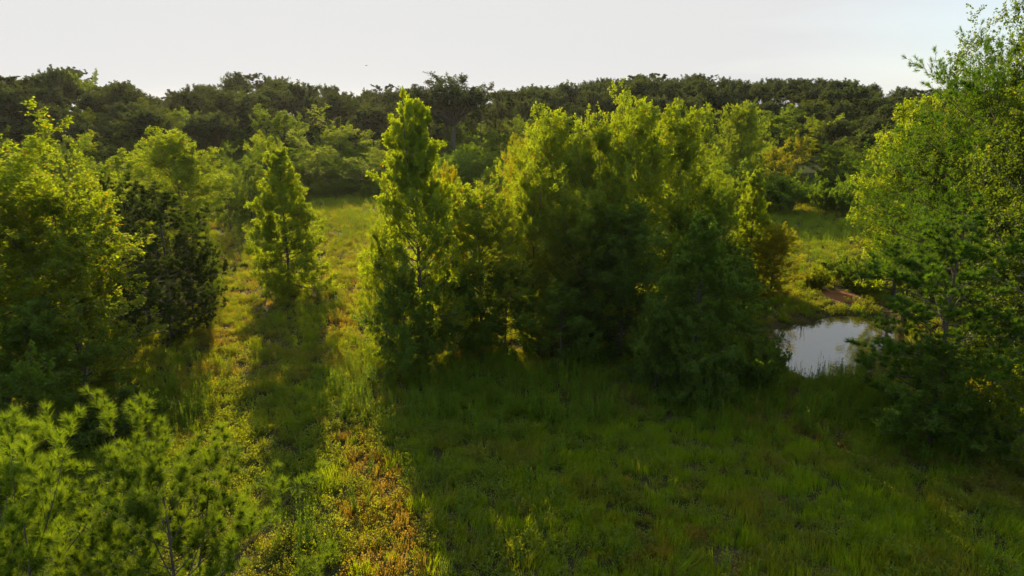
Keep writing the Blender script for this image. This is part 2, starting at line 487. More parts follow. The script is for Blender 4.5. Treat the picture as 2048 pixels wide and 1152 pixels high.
def grow_shrub(name, seed, R, H, nstem, sub, leaf, per, lift=0.0, trunk_r=0.2, spread=0.45, lf=0.38):
    """many stems from the ground, dome outline"""
    rng = np.random.default_rng(seed)
    az = rng.uniform(0, 6.283, nstem); rr = np.sqrt(rng.uniform(0, 1, nstem)) * 0.95
    base_r = rr * R * spread
    p0 = np.stack([np.cos(az) * base_r, np.sin(az) * base_r, np.full(nstem, -0.1)], 1)
    top = H * np.sqrt(np.maximum(1 - rr ** 2 * 0.8, 0.05)) * rng.uniform(0.6, 1.05, nstem)
    p2 = np.stack([np.cos(az) * rr * R, np.sin(az) * rr * R, top], 1)
    p1 = (p0 + p2) / 2 + rng.normal(0, 0.1, (nstem, 3)); p1[:, 2] += 0.15 * H
    L = np.linalg.norm(p2 - p0, axis=1)
    B1 = {'p0': p0, 'p1': p1, 'p2': p2, 'L': L, 'r': np.full(nstem, 0.012 * H + 0.01 if not lift else trunk_r * 0.3), 'c': rng.uniform(0, 1, nstem)}
    B2 = kids(B1, sub[0], rng, 0.1 if not lift else 0.45, 1.0, lf, 50, up=0.15, taper=0.4)
    B3 = kids(B2, sub[1], rng, 0.1, 1.0, 0.45, 45, up=0.1, taper=0.3)
    v1, f1 = tubes(B1, 4, 4); v2, f2 = tubes(B2, 2, 3)
    if lift:
        v1[:, 2] += lift; v2[:, 2] += lift
        z3 = np.zeros((1, 3)); top = np.array([[0.1, 0.05, lift + 0.35 * H]])
        v0, f0 = tubes({'p0': z3 - [0, 0, .4], 'p1': top * .5 + .12, 'p2': top, 'L': np.ones(1), 'r': np.array([trunk_r])}, 8, 8, tipf=.55)
        f1 = np.concatenate([f1, f0 + len(v1)]); v1 = np.concatenate([v1, v0])
    P = Proto(); P.name = name
    P.trunk = mesh_from(name + '_stems', np.concatenate([v1, v2]), np.concatenate([f1, f2 + len(v1)]), mat=M['bark'], smooth=True)
    v, f, tn = leaves(B3, per, rng, leaf)
    v[:, 2] = np.maximum(v[:, 2], 0.02) + lift
    P.crown = mesh_from(name + '_leaves', v, f, tn, M['gum'])
    P.H = float(np.percentile(v[:, 2], 99.9)); P.R = float(np.percentile(np.hypot(v[:, 0], v[:, 1]), 96))
    return P


# ------------------------------------------------------------------ tree kinds
G = {}
CONE = [(0, .95), (.08, 1), (.25, .9), (.5, .62), (.75, .36), (1, .05)]
COLU = [(0, .85), (.15, 1), (.45, .88), (.7, .55), (.88, .28), (1, .05)]
OVAL = [(0, .55), (.2, .9), (.4, 1), (.65, .85), (.85, .5), (1, .15)]
E1 = [(0, -16), (.2, 4), (.6, 30), (1, 60)]
E2 = [(0, -8), (.25, 18), (.7, 42), (1, 62)]
G['cone'] = grow('cone_tree', 11, 12.4, 3.6, CONE, 0.03, 96, E1, (10, 6), leaf=.125, per=22, jit=.15, angs=(52, 50), topq=99.97)
G['colu'] = grow('column_tree', 12, 16.0, 2.9, COLU, 0.03, 96, E2, (9, 6), leaf=.135, per=19, spires=2, jit=.25, angs=(52, 50), topq=99.95)
G['ovalA'] = grow('oval_tree', 13, 15.0, 3.8, OVAL, 0.05, 92, E2, (10, 6), leaf=.14, per=17, spires=2, jit=.3, angs=(52, 50))
G['ovalB'] = grow('oval_tree', 14, 15.0, 4.0, OVAL, 0.05, 84, E2, (10, 6), leaf=.14, per=17, spires=3, jit=.35, angs=(52, 50))
G['big'] = grow('big_tree', 15, 20.0, 5.6, [(0, .5), (.25, 1), (.6, .95), (.85, .75), (1, .4)], 0.12, 76, [(0, 0), (.3, 22), (.8, 40), (1, 55)], (10, 7), leaf=.16, per=25, spires=3, jit=.3, angs=(52, 50))
G['tall'] = grow('tall_tree', 17, 19.0, 4.4, [(0, .6), (.3, 1), (.7, .92), (.88, .7), (1, .42)], 0.08, 100, [(0, -5), (.3, 15), (.75, 38), (.92, 58), (1, 76)], (10, 6), leaf=.15, per=21, jit=.26, angs=(52, 50), topq=99.4)
G['under'] = grow('understory_tree', 16, 8.0, 3.0, [(0, .9), (.25, 1), (.6, .8), (1, .25)], 0.03, 46, [(0, -10), (1, 58)], (9, 6), leaf=.14, per=18, jit=.35)
PC = [(0, .55), (.15, 1), (.45, .85), (.75, .5), (1, .08)]
G['pine_near'] = grow('near_pine', 21, 11.0, 3.0, [(0, .9), (.3, 1), (.65, .85), (.85, .55), (1, .12)], 0.08, 58, [(0, -5), (.6, 26), (1, 60)], (9, 5), kind='pine', needle=(.235, .0085, 105, 30), trunk_r=.12,
                      spires=2, up=.5, lens=(.38, .30), angs=(46, 42), jit=.3)
G['pine_young'] = grow('young_pine', 22, 11.0, 3.4, PC, 0.03, 54, [(0, -8), (.6, 24), (1, 58)], (8, 4), kind='pine', needle=(.25, .026, 74, 22), trunk_r=.13, up=.45, lens=(.38, .34), jit=.3)
G['pine_big'] = grow('big_pine', 23, 19.0, 4.6, [(0, .6), (.2, 1), (.6, .95), (.85, .85), (1, .6)], 0.25, 72, [(0, -8), (.5, 8), (1, 38)], (9, 5), kind='pine', needle=(.28, .032, 40, 14), trunk_r=.24, up=.38, jit=.4, tflat=.6)
# woods in the distance: larger leaf clumps are enough there
FARP = [(0, .5), (.2, .95), (.5, 1), (.75, .85), (.9, .55), (1, .2)]
for i, (sd, hh, r) in enumerate(((31, 18, 3.6), (32, 20, 4.2), (33, 17, 3.2))):
    G['fp%d' % i] = grow('far_pine', sd, hh, r, FARP, 0.42 - .09 * i, 24, [(0, -5), (.5, 12), (1, 48)], (8, 5), kind='pine', needle=(.38, .12, 34, 10), trunk_r=.22, up=.25, jit=.28, seg=(3, 4), lens=(.42, .30))
for i, (sd, hh, r) in enumerate(((34, 18, 4.4), (35, 19, 4.8), (36, 17, 4.0))):
    G['fq%d' % i] = grow_shrub('round_pine', sd, r, 9.5 - i, 34, (8, 5), .24, 15, lift=8.0 - 1.5 * i, spread=.06, lf=.26)
DOME = [(0, .6), (.25, 1), (.55, 1), (.8, .78), (1, .4)]
for i, (sd, hh, r) in enumerate(((41, 15, 4.8), (42, 17, 5.4), (43, 13, 4.4))):
    G['fo%d' % i] = grow('far_oak', sd, hh, r, DOME, 0.06, 32, [(0, -8), (.4, 22), (1, 58)], (8, 5), leaf=.26, per=20, trunk_r=.2, jit=.35, seg=(3, 4))
G['open'] = grow_shrub('old_oak', 57, 8.6, 12.5, 46, (8, 6), .30, 13, lift=11.5, trunk_r=.5, spread=.05, lf=.22)
G['bushA'] = grow_shrub('shrub', 61, 2.2, 1.9, 28, (8, 6), .10, 16)
G['bushB'] = grow_shrub('shrub', 62, 2.6, 2.6, 26, (8, 6), .115, 16)

used_names = {}


def thing(proto, name, label, cat, x, y, z, H, Rw, rot, crown_mat, bark=None, group=None, stems=False):
    e = bpy.data.objects.new(name, None)
    e.empty_display_size = 0.5
    COL.objects.link(e)
    sz = H / proto.H; sx = Rw / proto.R
    e.location = (x, y, z); e.rotation_euler = (0, 0, rot); e.scale = (sx, sx, sz)
    e['label'] = label; e['category'] = cat
    if group:
        e['group'] = group
    for me, part, mt in ((proto.trunk, 'stems' if stems else 'trunk', bark or M['bark']), (proto.crown, 'foliage' if stems else 'crown', crown_mat)):
        o = bpy.data.objects.new(part, me)
        o.parent = e
        COL.objects.link(o)
        o.material_slots[0].link = 'OBJECT'
        o.material_slots[0].material = mt
        if part in ('crown', 'foliage'):
            o['kind'] = 'stuff'
    return e


_rot = random.Random(5)


def tree(proto, px, d, top, hw, mat, name, label, cat='tree', rot=None, bark=None, group=None, stems=False):
    """px: picture column of the trunk; d: metres away; top: picture row of its top; hw: half width in picture pixels"""
    x = x_at(px, d); z = float(terrain(x, d))
    x = x_at(px, d, z)
    H = z_at(top, d) - z
    Rw = hw / FPX * (d * CP + (CAM_H - H / 2) * SP)
    return thing(G[proto], name, label, cat, x, d, z, H, Rw, _rot.uniform(0, 6.28) if rot is None else rot, M[mat], bark=bark, group=group, stems=stems)


# ------------------------------------------------------------------ ground
def axis(lo, hi, dense_lo, dense_hi, step, grow_f=1.12):
    a = list(np.arange(dense_lo, dense_hi + step, step))
    s = step; v = dense_lo
    while v > lo:
        s *= grow_f; v -= s; a.insert(0, v)
    s = step; v = a[-1]
    while v < hi:
        s *= grow_f; v += s; a.append(v)
    return np.array(a)


gx = axis(-900, 900, -60, 60, 0.8); gy = axis(-60, 1400, 8, 135, 0.8)
XX, YY = np.meshgrid(gx, gy)
ZZ = terrain(XX, YY)
nx, ny = len(gx), len(gy)
ii = (np.arange(ny - 1)[:, None] * nx + np.arange(nx - 1)[None, :]).ravel()
gme = mesh_from('ground', np.stack([XX.ravel(), YY.ravel(), ZZ.ravel()], 1), np.stack([ii, ii + 1, ii + nx + 1, ii + nx], 1), smooth=True)
m, n, l = new_mat('meadow_soil')
geo = n.new('ShaderNodeNewGeometry')
n1 = noise(n, l, geo.outputs['Position'], 0.15, 5); n2 = noise(n, l, geo.outputs['Position'], 2.5, 6)
c = mixc(n, l, maprange(n, l, n2, .35, .7), (0.022, 0.030, 0.008), (0.060, 0.052, 0.018))
c = mixc(n, l, maprange(n, l, n1, .45, .7), c, (0.10, 0.07, 0.03))
# bare reddish bank beside the pond and bare strip in the distant clearing
def spot(cx, cy, rx, ry, col, c):
    sx = n.new('ShaderNodeVectorMath'); sx.operation = 'SUBTRACT'; l.new(geo.outputs['Position'], sx.inputs[0]); sx.inputs[1].default_value = (cx, cy, 0)
    sc = n.new('ShaderNodeVectorMath'); sc.operation = 'MULTIPLY'; l.new(sx.outputs[0], sc.inputs[0]); sc.inputs[1].default_value = (1 / rx, 1 / ry, 0)
    ln = n.new('ShaderNodeVectorMath'); ln.operation = 'LENGTH'; l.new(sc.outputs[0], ln.inputs[0])
    nz = n.new('ShaderNodeMath'); nz.operation = 'MULTIPLY_ADD'; l.new(n2, nz.inputs[0]); nz.inputs[1].default_value = 0.7; l.new(ln.outputs['Value'], nz.inputs[2])
    return mixc(n, l, maprange(n, l, nz.outputs[0], 1.1, 1.35, 1, 0), c, col)
BANK = (28.6, 57.2); CLEAR = (x_at(1600, 172), 172.0)
c = spot(BANK[0], BANK[1], 2.0, 2.6, (0.24, 0.10, 0.045), c)
c = spot(CLEAR[0], CLEAR[1] - 8, 18.0, 8.0, (0.24, 0.22, 0.07), c)
c = spot(CLEAR[0], CLEAR[1] + 14, 16.0, 10.0, (0.10, 0.12, 0.03), c)
p = n.new('ShaderNodeBsdfPrincipled'); l.new(c, p.inputs['Base Color']); p.inputs['Roughness'].default_value = 1.0; p.inputs['Specular IOR Level'].default_value = 0.1
bp = n.new('ShaderNodeBump'); bp.inputs['Distance'].default_value = 0.15; l.new(n2, bp.inputs['Height']); l.new(bp.outputs[0], p.inputs['Normal'])
o = n.new('ShaderNodeOutputMaterial'); l.new(p.outputs[0], o.inputs[0])
gme.materials.append(m)
go = bpy.data.objects.new('ground', gme); COL.objects.link(go)
go['kind'] = 'structure'; go['label'] = 'overgrown meadow ground rising to wooded hills behind'

# pond
th = np.linspace(0, 2 * np.pi, 96, endpoint=False)
WZ = -0.42
pv = np.stack([POND_C[0] + 7.0 * np.cos(th), POND_C[1] + 9.0 * np.sin(th), np.full(96, WZ)], 1)
pv = np.concatenate([pv, [[POND_C[0], POND_C[1], WZ]]])
pf = np.stack([np.arange(96), (np.arange(96) + 1) % 96, np.full(96, 96)], 1)
pme = mesh_from('pond_water', pv, pf)
m, n, l = new_mat('muddy_pond_water')
geo = n.new('ShaderNodeNewGeometry')
p = n.new('ShaderNodeBsdfPrincipled')
p.inputs['Base Color'].default_value = (0.050, 0.036, 0.014, 1); p.inputs['Roughness'].default_value = 0.03; p.inputs['IOR'].default_value = 2.3
nz = noise(n, l, geo.outputs['Position'], 3.0, 3)
bp = n.new('ShaderNodeBump'); bp.inputs['Distance'].default_value = 0.012; bp.inputs['Strength'].default_value = 0.5; l.new(nz, bp.inputs['Height']); l.new(bp.outputs[0], p.inputs['Normal'])
o = n.new('ShaderNodeOutputMaterial'); l.new(p.outputs[0], o.inputs[0])
pme.materials.append(m)
po = bpy.data.objects.new('pond_water', pme); COL.objects.link(po)
po['kind'] = 'structure'; po['label'] = 'small muddy pond reflecting the pale sky'

# ------------------------------------------------------------------ ground cover (nobody could count it)
def unlinked(name, me):
    o = bpy.data.objects.new(name, me)
    return o


def scatter(name, label, protos, pts, scl, rng, tilt=0.12):
    """one object: plants instanced on points"""
    for me in protos:
        pass
    ng = bpy.data.node_groups.new(name + '_nodes', 'GeometryNodeTree')
    ng.interface.new_socket('Geometry', in_out='INPUT', socket_type='NodeSocketGeometry')
    ng.interface.new_socket('Geometry', in_out='OUTPUT', socket_type='NodeSocketGeometry')
    gi = ng.nodes.new('NodeGroupInput'); gout = ng.nodes.new('NodeGroupOutput')
    join = ng.nodes.new('GeometryNodeJoinGeometry')
    for k, me in enumerate(protos):
        oi = ng.nodes.new('GeometryNodeObjectInfo'); oi.inputs['Object'].default_value = unlinked(name + '_plant', me)
        ia = ng.nodes.new('GeometryNodeInputNamedAttribute'); ia.data_type = 'INT'; ia.inputs['Name'].default_value = 'pick'
        cmp_ = ng.nodes.new('FunctionNodeCompare'); cmp_.data_type = 'INT'; cmp_.operation = 'EQUAL'
        ng.links.new(ia.outputs['Attribute'], cmp_.inputs[2]); cmp_.inputs[3].default_value = k
        ip = ng.nodes.new('GeometryNodeInstanceOnPoints')
        ra = ng.nodes.new('GeometryNodeInputNamedAttribute'); ra.data_type = 'FLOAT_VECTOR'; ra.inputs['Name'].default_value = 'turn'
        sa = ng.nodes.new('GeometryNodeInputNamedAttribute'); sa.data_type = 'FLOAT_VECTOR'; sa.inputs['Name'].default_value = 'size'
        ng.links.new(gi.outputs[0], ip.inputs['Points']); ng.links.new(cmp_.outputs[0], ip.inputs['Selection'])
        ng.links.new(oi.outputs['Geometry'], ip.inputs['Instance'])
        e2r = ng.nodes.new('FunctionNodeEulerToRotation')
        ng.links.new(ra.outputs['Attribute'], e2r.inputs[0]); ng.links.new(e2r.outputs[0], ip.inputs['Rotation'])
        ng.links.new(sa.outputs['Attribute'], ip.inputs['Scale'])
        ng.links.new(ip.outputs[0], join.inputs[0])
    ng.links.new(join.outputs[0], gout.inputs[0])
    N = len(pts)
    me = bpy.data.meshes.new(name)
    me.vertices.add(N); me.vertices.foreach_set('co', pts.astype(np.float32).ravel())
    a = me.attributes.new('pick', 'INT', 'POINT'); a.data.foreach_set('value', rng.integers(0, len(protos), N).astype(np.int32))
    rot = np.stack([rng.normal(0, tilt, N), rng.normal(0, tilt, N), rng.uniform(0, 6.283, N)], 1)
    a = me.attributes.new('turn', 'FLOAT_VECTOR', 'POINT'); a.data.foreach_set('vector', rot.astype(np.float32).ravel())
    a = me.attributes.new('size', 'FLOAT_VECTOR', 'POINT'); a.data.foreach_set('vector', scl.astype(np.float32).ravel())
    ob = bpy.data.objects.new(name, me); COL.objects.link(ob)
    md = ob.modifiers.new('plants', 'NODES'); md.node_group = ng
    ob['kind'] = 'stuff'; ob['label'] = label; ob['category'] = name.replace('_', ' ')
    return ob


def clump_mesh(seed, R, H, nleaf, leaf, mat, nst=14):
    rng = np.random.default_rng(seed)
    az = rng.uniform(0, 6.283, nst); rr = np.sqrt(rng.uniform(0, 1, nst))
    p0 = np.stack([np.cos(az) * rr * R * .5, np.sin(az) * rr * R * .5, np.full(nst, -.05)], 1)
    p2 = np.stack([np.cos(az) * rr * R, np.sin(az) * rr * R, H * np.sqrt(1 - .75 * rr ** 2) * rng.uniform(.5, 1.1, nst)], 1)
    p1 = (p0 + p2) / 2; p1[:, 2] += H * .2
    B = {'p0': p0, 'p1': p1, 'p2': p2, 'L': np.linalg.norm(p2 - p0, axis=1), 'r': np.full(nst, .004), 'c': rng.uniform(0, 1, nst)}
    v, f, t = leaves(B, nleaf // nst, rng, leaf, s0=.15, spread=1.1, upw=1.0)
    v[:, 2] = np.maximum(v[:, 2], 0.0)
    v1, f1 = tubes(B, 2, 3)
    t1 = np.zeros((len(f1), 3)) + .1
    return mesh_from('leafy_clump', np.concatenate([v, v1]), np.concatenate([f, f1 + len(v)]), np.concatenate([t, t1]), mat)


def grass_mesh(seed, R, H, nbl, mat, w=.014):
    rng = np.random.default_rng(seed)
    az = rng.uniform(0, 6.283, nbl); rr = np.sqrt(rng.uniform(0, 1, nbl)) * R
    b = np.stack([np.cos(az) * rr, np.sin(az) * rr, np.full(nbl, -.03)], 1)
    h = H * rng.uniform(.55, 1.1, nbl)
    ln = rng.normal(0, .16, (nbl, 2)) * h[:, None]
    mid = b + np.stack([ln[:, 0] * .3, ln[:, 1] * .3, h * .55], 1)
    tip = b + np.stack([ln[:, 0], ln[:, 1], h], 1)
    a2 = rng.uniform(0, 6.283, nbl); sd = np.stack([np.cos(a2), np.sin(a2), 0 * a2], 1) * w
    V = np.stack([b - sd, b + sd, mid + sd * .8, mid - sd * .8, tip], 1).reshape(-1, 3)
    k = np.arange(nbl)[:, None] * 5
    t = np.stack([rng.uniform(0, 1, nbl), np.full(nbl, rng.uniform(0, .9)), rng.uniform(0, 1, nbl)], 1)
    return mesh_from('grass_tuft', V, [np.concatenate([k, k + 1, k + 2, k + 3], 1), np.concatenate([k + 3, k + 2, k + 4], 1)], np.concatenate([t, t]), mat)


def weed_mesh(seed, H, R, stalks, mat, nleaf=42, leaf=.13):
    rng = np.random.default_rng(seed)
    az = rng.uniform(0, 6.283, stalks); rr = np.sqrt(rng.uniform(0, 1, stalks)) * R
    p0 = np.stack([np.cos(az) * rr, np.sin(az) * rr, np.full(stalks, -.05)], 1)
    h = H * rng.uniform(.6, 1.1, stalks)
    p2 = p0 + np.stack([rng.normal(0, .06, stalks) * h, rng.normal(0, .06, stalks) * h, h], 1)
    p1 = (p0 + p2) / 2 + rng.normal(0, .02, (stalks, 3))
    B = {'p0': p0, 'p1': p1, 'p2': p2, 'L': h, 'r': np.full(stalks, .007), 'c': rng.uniform(0, 1, stalks)}
    R_ = rep(B, nleaf); n_ = stalks * nleaf
    s = rng.uniform(.12, 1.0, n_); pos = bez(R_, s)
    a = rng.uniform(0, 6.283, n_); e = np.radians(rng.uniform(15, 60, n_))
    d = np.stack([np.cos(a) * np.cos(e), np.sin(a) * np.cos(e), np.sin(e)], 1)
    sz = (leaf * (1.15 - .75 * s) * rng.uniform(.7, 1.3, n_))[:, None]
    sd = np.stack([-np.sin(a), np.cos(a), 0 * a], 1) * sz * .17
    V = np.stack([pos, pos + d * sz * .45 + sd, pos + d * sz, pos + d * sz * .45 - sd], 1).reshape(-1, 3)
    F = np.arange(n_ * 4).reshape(-1, 4)
    t = np.stack([rng.uniform(0, 1, n_), np.clip(R_['c'], 0, 1), rng.uniform(0, 1, n_)], 1)
    v1, f1 = tubes(B, 3, 3)
    return mesh_from('weed_stalks', np.concatenate([V, v1]), np.concatenate([F, f1 + len(V)]), np.concatenate([t, np.zeros((len(f1), 3)) + .3]), mat)


rg = np.random.default_rng(77)


def sample(dens, y0, y1, dmax, far=30.0, powr=1.3, margin=5.0):
    """points over the meadow, thinner with distance; dens(x,y,px,py) -> probability 0..1"""
    ys = np.linspace(y0, y1, 400)
    w = ys * 1.6 + 2 * margin
    dd = dmax * np.minimum(1, (far / ys) ** powr)
    tot = np.trapezoid(w * dd, ys) if hasattr(np, 'trapezoid') else np.trapz(w * dd, ys)
    N = int(tot)
    cdf = np.cumsum(w * dd); cdf /= cdf[-1]
    y = np.interp(rg.uniform(0, 1, N), cdf, ys)
    x = rg.uniform(-1, 1, N) * (0.80 * y + margin)
    z = terrain(x, y)
    px, py = to_px(x, y, z)
    k = rg.uniform(0, 1, N) < dens(x, y, px, py)
    k &= (z > WZ + 0.03) & (pond_r(x, y) > 0.98)
    return np.stack([x[k], y[k], z[k]], 1)


def vnoise(x, y, s, seed=0):
    a = np.sin(x * s * 1.0 + 1.7 * np.sin(y * s * .8 + seed) + seed * 2.1) * np.sin(y * s * 1.13 + 1.3 * np.sin(x * s * .7 - seed) + seed)
    b = np.sin(x * s * 2.3 + 1.1 * np.sin(y * s * 2.1 + seed * 3)) * np.sin(y * s * 2.6 + seed * 5)
    return .5 + .35 * a + .25 * b


def blob(px, py, cx, cy, rx, ry, soft=.4):
    return 1 - sstep(1 - soft, 1 + soft, np.hypot((px - cx) / rx, (py - cy) / ry))


def lane(px, py, pts, wid):
    """band along a line down the picture: pts (py -> px), half width wid(py)"""
    c = np.interp(py, [p[1] for p in pts], [p[0] for p in pts])
    w = np.interp(py, [p[1] for p in wid], [p[0] for p in wid])
    return 1 - sstep(.6, 1.3, np.abs(px - c) / w)


def in_dirt(x, y):
    return (np.hypot((x - BANK[0]) / 1.9, (y - BANK[1]) / 2.6) < 1)


ORANGE_LANE = ([(705, 860), (740, 960), (770, 1060), (800, 1200)], [(30, 860), (60, 960), (75, 1060), (110, 1200)])
YEL_LANE = ([(690, 470), (690, 600), (690, 700), (700, 800)], [(40, 470), (35, 600), (30, 700), (25, 800)])


def d_dry(x, y, px, py):
    o = lane(px, py, *ORANGE_LANE) * (py > 855) * .95
    y1 = lane(px, py, *YEL_LANE) * (py > 400) * (py < 760) * .8
    l1 = lane(px, py, [(470, 560), (430, 700), (390, 800), (330, 900)], [(50, 560), (60, 700), (60, 800), (50, 900)]) * (py > 500) * (py < 900) * .5
    b = blob(px, py, 1290, 1090, 130, 60) * .7 + blob(px, py, 1480, 850, 130, 40) * .3 + blob(px, py, 980, 740, 160, 60) * .3
    far = .25 * (vnoise(x, y, .22, 3) > .62) * (py < 620)
    rnd = .10 * (vnoise(x, y, .5, 9) > .6)
    return np.clip(o + y1 + l1 + b + far + rnd, 0, 1)


def d_cover(x, y, px, py):
    d = .95 - .85 * lane(px, py, *ORANGE_LANE) * (py > 870)
    g = sstep(1000, 1250, px) * sstep(780, 880, py)          # mostly fine grass lower right
    d = d * (1 - .6 * g * (vnoise(x, y, .6, 4) < .62))
    return np.where(in_dirt(x, y), .03, d)


def d_grass(x, y, px, py):
    g = sstep(820, 1150, px) * sstep(770, 900, py)
    g2 = .30 * (vnoise(x, y, .35, 2) > .66) + .05
    return np.where(in_dirt(x, y), .03, np.clip(g * (.35 + .65 * (vnoise(x, y, 1.1, 5) > .38)) * (.6 + .4 * vnoise(x, y, .4, 8)) + g2, 0, 1) * (1 - .85 * lane(px, py, *ORANGE_LANE) * (py > 870)))


def d_weed(x, y, px, py):
    b = blob(px, py, 330, 820, 75, 60) + blob(px, py, 720, 780, 70, 70) + blob(px, py, 980, 800, 290, 75) * .9 + blob(px, py, 1180, 720, 90, 50) * .8
    b += blob(px, py, 1640, 820, 260, 70) * .6 + blob(px, py, 720, 420, 120, 60) * .8 + blob(px, py, 640, 470, 60, 60) * .4 + blob(px, py, 1600, 440, 140, 60) * .5
    b += blob(px, py, 1600, 520, 110, 60) * .5 + blob(px, py, 620, 1100, 60, 50) * .5 + blob(px, py, 1830, 830, 90, 50) * .6
    return np.where(in_dirt(x, y), 0, np.clip(b * (.4 + .8 * (vnoise(x, y, .9, 6) > .45)) + .04, 0, 1))


def sizes(n_, a, b, tall=1.0):
    s = rg.uniform(a, b, n_)
    return np.stack([s, s, s * rg.uniform(.75, 1.25, n_) * tall], 1)


pts = sample(d_cover, 12, 128, 6.0)
sc = sizes(len(pts), .7, 1.35); sc *= (1 + .35 * sstep(50, 120, pts[:, 1]))[:, None]
scatter('ground_cover', 'low bramble and leafy weeds covering the meadow floor', [clump_mesh(101, .42, .34, 250, .048, M['cover'], 24), clump_mesh(102, .5, .48, 280, .055, M['cover'], 26), clump_mesh(103, .35, .25, 170, .05, M['cover'], 20), clump_mesh(104, .45, .6, 200, .06, M['cover'], 16)], pts, sc, rg)
pts = sample(d_grass, 12, 125, 8.0)
scatter('grass', 'fine green grass over the shaded lower right of the meadow', [grass_mesh(111, .28, .52, 60, M['grass'], .010), grass_mesh(112, .36, .62, 64, M['grass'], .010), grass_mesh(113, .24, .40, 52, M['grass'], .010), grass_mesh(114, .4, .5, 50, M['grass'], .009)], pts, sizes(len(pts), .6, 1.3), rg, tilt=.22)
pts = sample(d_weed, 14, 128, 5.5)
scatter('tall_weeds', 'upright tall leafy weed stalks standing in drifts in the meadow', [weed_mesh(121, 1.35, .25, 5, M['weed']), weed_mesh(122, 1.6, .3, 6, M['weed']), weed_mesh(123, 1.1, .2, 4, M['weed'])], pts, sizes(len(pts), .7, 1.2), rg, tilt=.06)
pts = sample(d_dry, 12, 126, 8.0)
scatter('dry_brush', 'orange brown dry brush lying in the sunlit lane', [clump_mesh(131, .36, .30, 130, .05, M['dry'], 22), clump_mesh(132, .45, .36, 150, .055, M['dry'], 26), grass_mesh(133, .3, .4, 60, M['dry'], .008)], pts, sizes(len(pts), .7, 1.3), rg)
pts = sample(lambda x, y, px, py: blob(px, py, 1505, 855, 28, 14) + .5 * blob(px, py, 1590, 860, 40, 12) + .006, 14, 60, 2.0)
scatter('white_wildflowers', 'tiny white wildflowers dotted in the grass', [clump_mesh(141, .3, .55, 26, .035, M['flower'], 6)], pts, sizes(len(pts), .8, 1.3), rg)

# ------------------------------------------------------------------ trees one by one
T = tree
T('pine_near', 165, 11.0, 806, 235, 'pine', 'pine_tree', 'fluffy young pine filling the bottom left corner, with a pointed leader at its top', bark=M['bark'], rot=.9)
T('pine_near', 425, 11.6, 842, 245, 'pine', 'pine_tree', 'fluffy young pine at the bottom, right of the one filling the bottom left corner', bark=M['bark'], rot=3.7)
T('big', 15, 34, 222, 225, 'gum', 'sweetgum_tree', 'tall broad sweetgum cut by the left edge of the picture')
T('ovalB', 178, 36, 308, 145, 'gum', 'sweetgum_tree', 'broad sweetgum with yellow tips beside the dark bushy pine, at the left', rot=1.0)
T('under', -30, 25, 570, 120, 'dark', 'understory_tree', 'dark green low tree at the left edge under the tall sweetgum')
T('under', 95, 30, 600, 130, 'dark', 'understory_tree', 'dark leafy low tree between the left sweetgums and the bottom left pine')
T('bushB', 235, 31.5, 770, 90, 'dark', 'shrub', 'dark shrub at the foot of the yellow-tipped left sweetgum', 'shrub', stems=True)
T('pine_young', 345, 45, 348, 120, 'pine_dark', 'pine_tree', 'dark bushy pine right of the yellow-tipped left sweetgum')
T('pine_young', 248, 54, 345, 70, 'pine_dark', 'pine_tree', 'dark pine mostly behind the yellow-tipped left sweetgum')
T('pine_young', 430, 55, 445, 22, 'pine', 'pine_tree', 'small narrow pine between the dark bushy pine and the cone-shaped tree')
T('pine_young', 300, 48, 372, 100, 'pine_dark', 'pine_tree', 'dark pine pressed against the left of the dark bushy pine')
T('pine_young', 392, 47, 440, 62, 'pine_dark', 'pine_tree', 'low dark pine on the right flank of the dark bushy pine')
T('ovalA', 372, 76, 258, 78, 'oak_light', 'sweetgum_tree', 'rounded yellow-green sweetgum rising behind the dark bushy pine')
T('cone', 580, 57, 296, 76, 'gum', 'sweetgum_tree', 'lone cone-shaped sweetgum standing in the open meadow', rot=.4)
T('colu', 845, 40, 186, 80, 'gum', 'sweetgum_tree', 'tall slender column-shaped sweetgum in front of the open-crowned oak', rot=2.0)
T('ovalB', 775, 42.5, 420, 42, 'gum', 'sweetgum_tree', 'small light tree hugging the left side of the column-shaped sweetgum')
T('under', 810, 38.5, 560, 80, 'dark', 'understory_tree', 'dark leafy low tree at the foot of the column-shaped sweetgum')
T('ovalA', 905, 47, 330, 35, 'gum_orange', 'sweetgum_tree', 'orange-tinged slim tree just right of the column-shaped sweetgum')
T('ovalB', 965, 44, 336, 95, 'oak_light', 'sweetgum_tree', 'round-topped green tree between the column-shaped sweetgum and the tall central clump')
T('ovalA', 1045, 56, 275, 48, 'gum_yellow', 'sweetgum_tree', 'yellow-green tree at the back left of the central clump')
T('ovalA', 1105, 50, 216, 84, 'gum', 'sweetgum_tree', 'many-topped sweetgum forming the left shoulder of the central clump')
T('ovalB', 1192, 47, 184, 88, 'gum', 'sweetgum_tree', 'highest many-tipped sweetgum of the central clump', rot=.6)
T('ovalA', 1262, 49, 194, 78, 'gum', 'sweetgum_tree', 'pointed sweetgum right beside the highest one of the central clump', rot=3.6)
T('ovalA', 1338, 52, 205, 72, 'gum', 'sweetgum_tree', 'straight sweetgum at the right end of the central clump', rot=5.1)
T('ovalB', 1150, 43, 345, 85, 'gum', 'sweetgum_tree', 'broad green tree at the front of the central clump', rot=4.4)
T('ovalA', 1240, 42.5, 400, 85, 'dark', 'sweetgum_tree', 'dull green broad tree at the front right of the central clump', rot=1.9)
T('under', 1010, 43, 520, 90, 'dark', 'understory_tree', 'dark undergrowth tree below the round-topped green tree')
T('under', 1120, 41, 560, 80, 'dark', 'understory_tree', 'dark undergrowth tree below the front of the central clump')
T('cone', 1385, 36.5, 428, 105, 'dark', 'understory_tree', 'dark spreading tree in front of the right end of the central clump', rot=2.6)
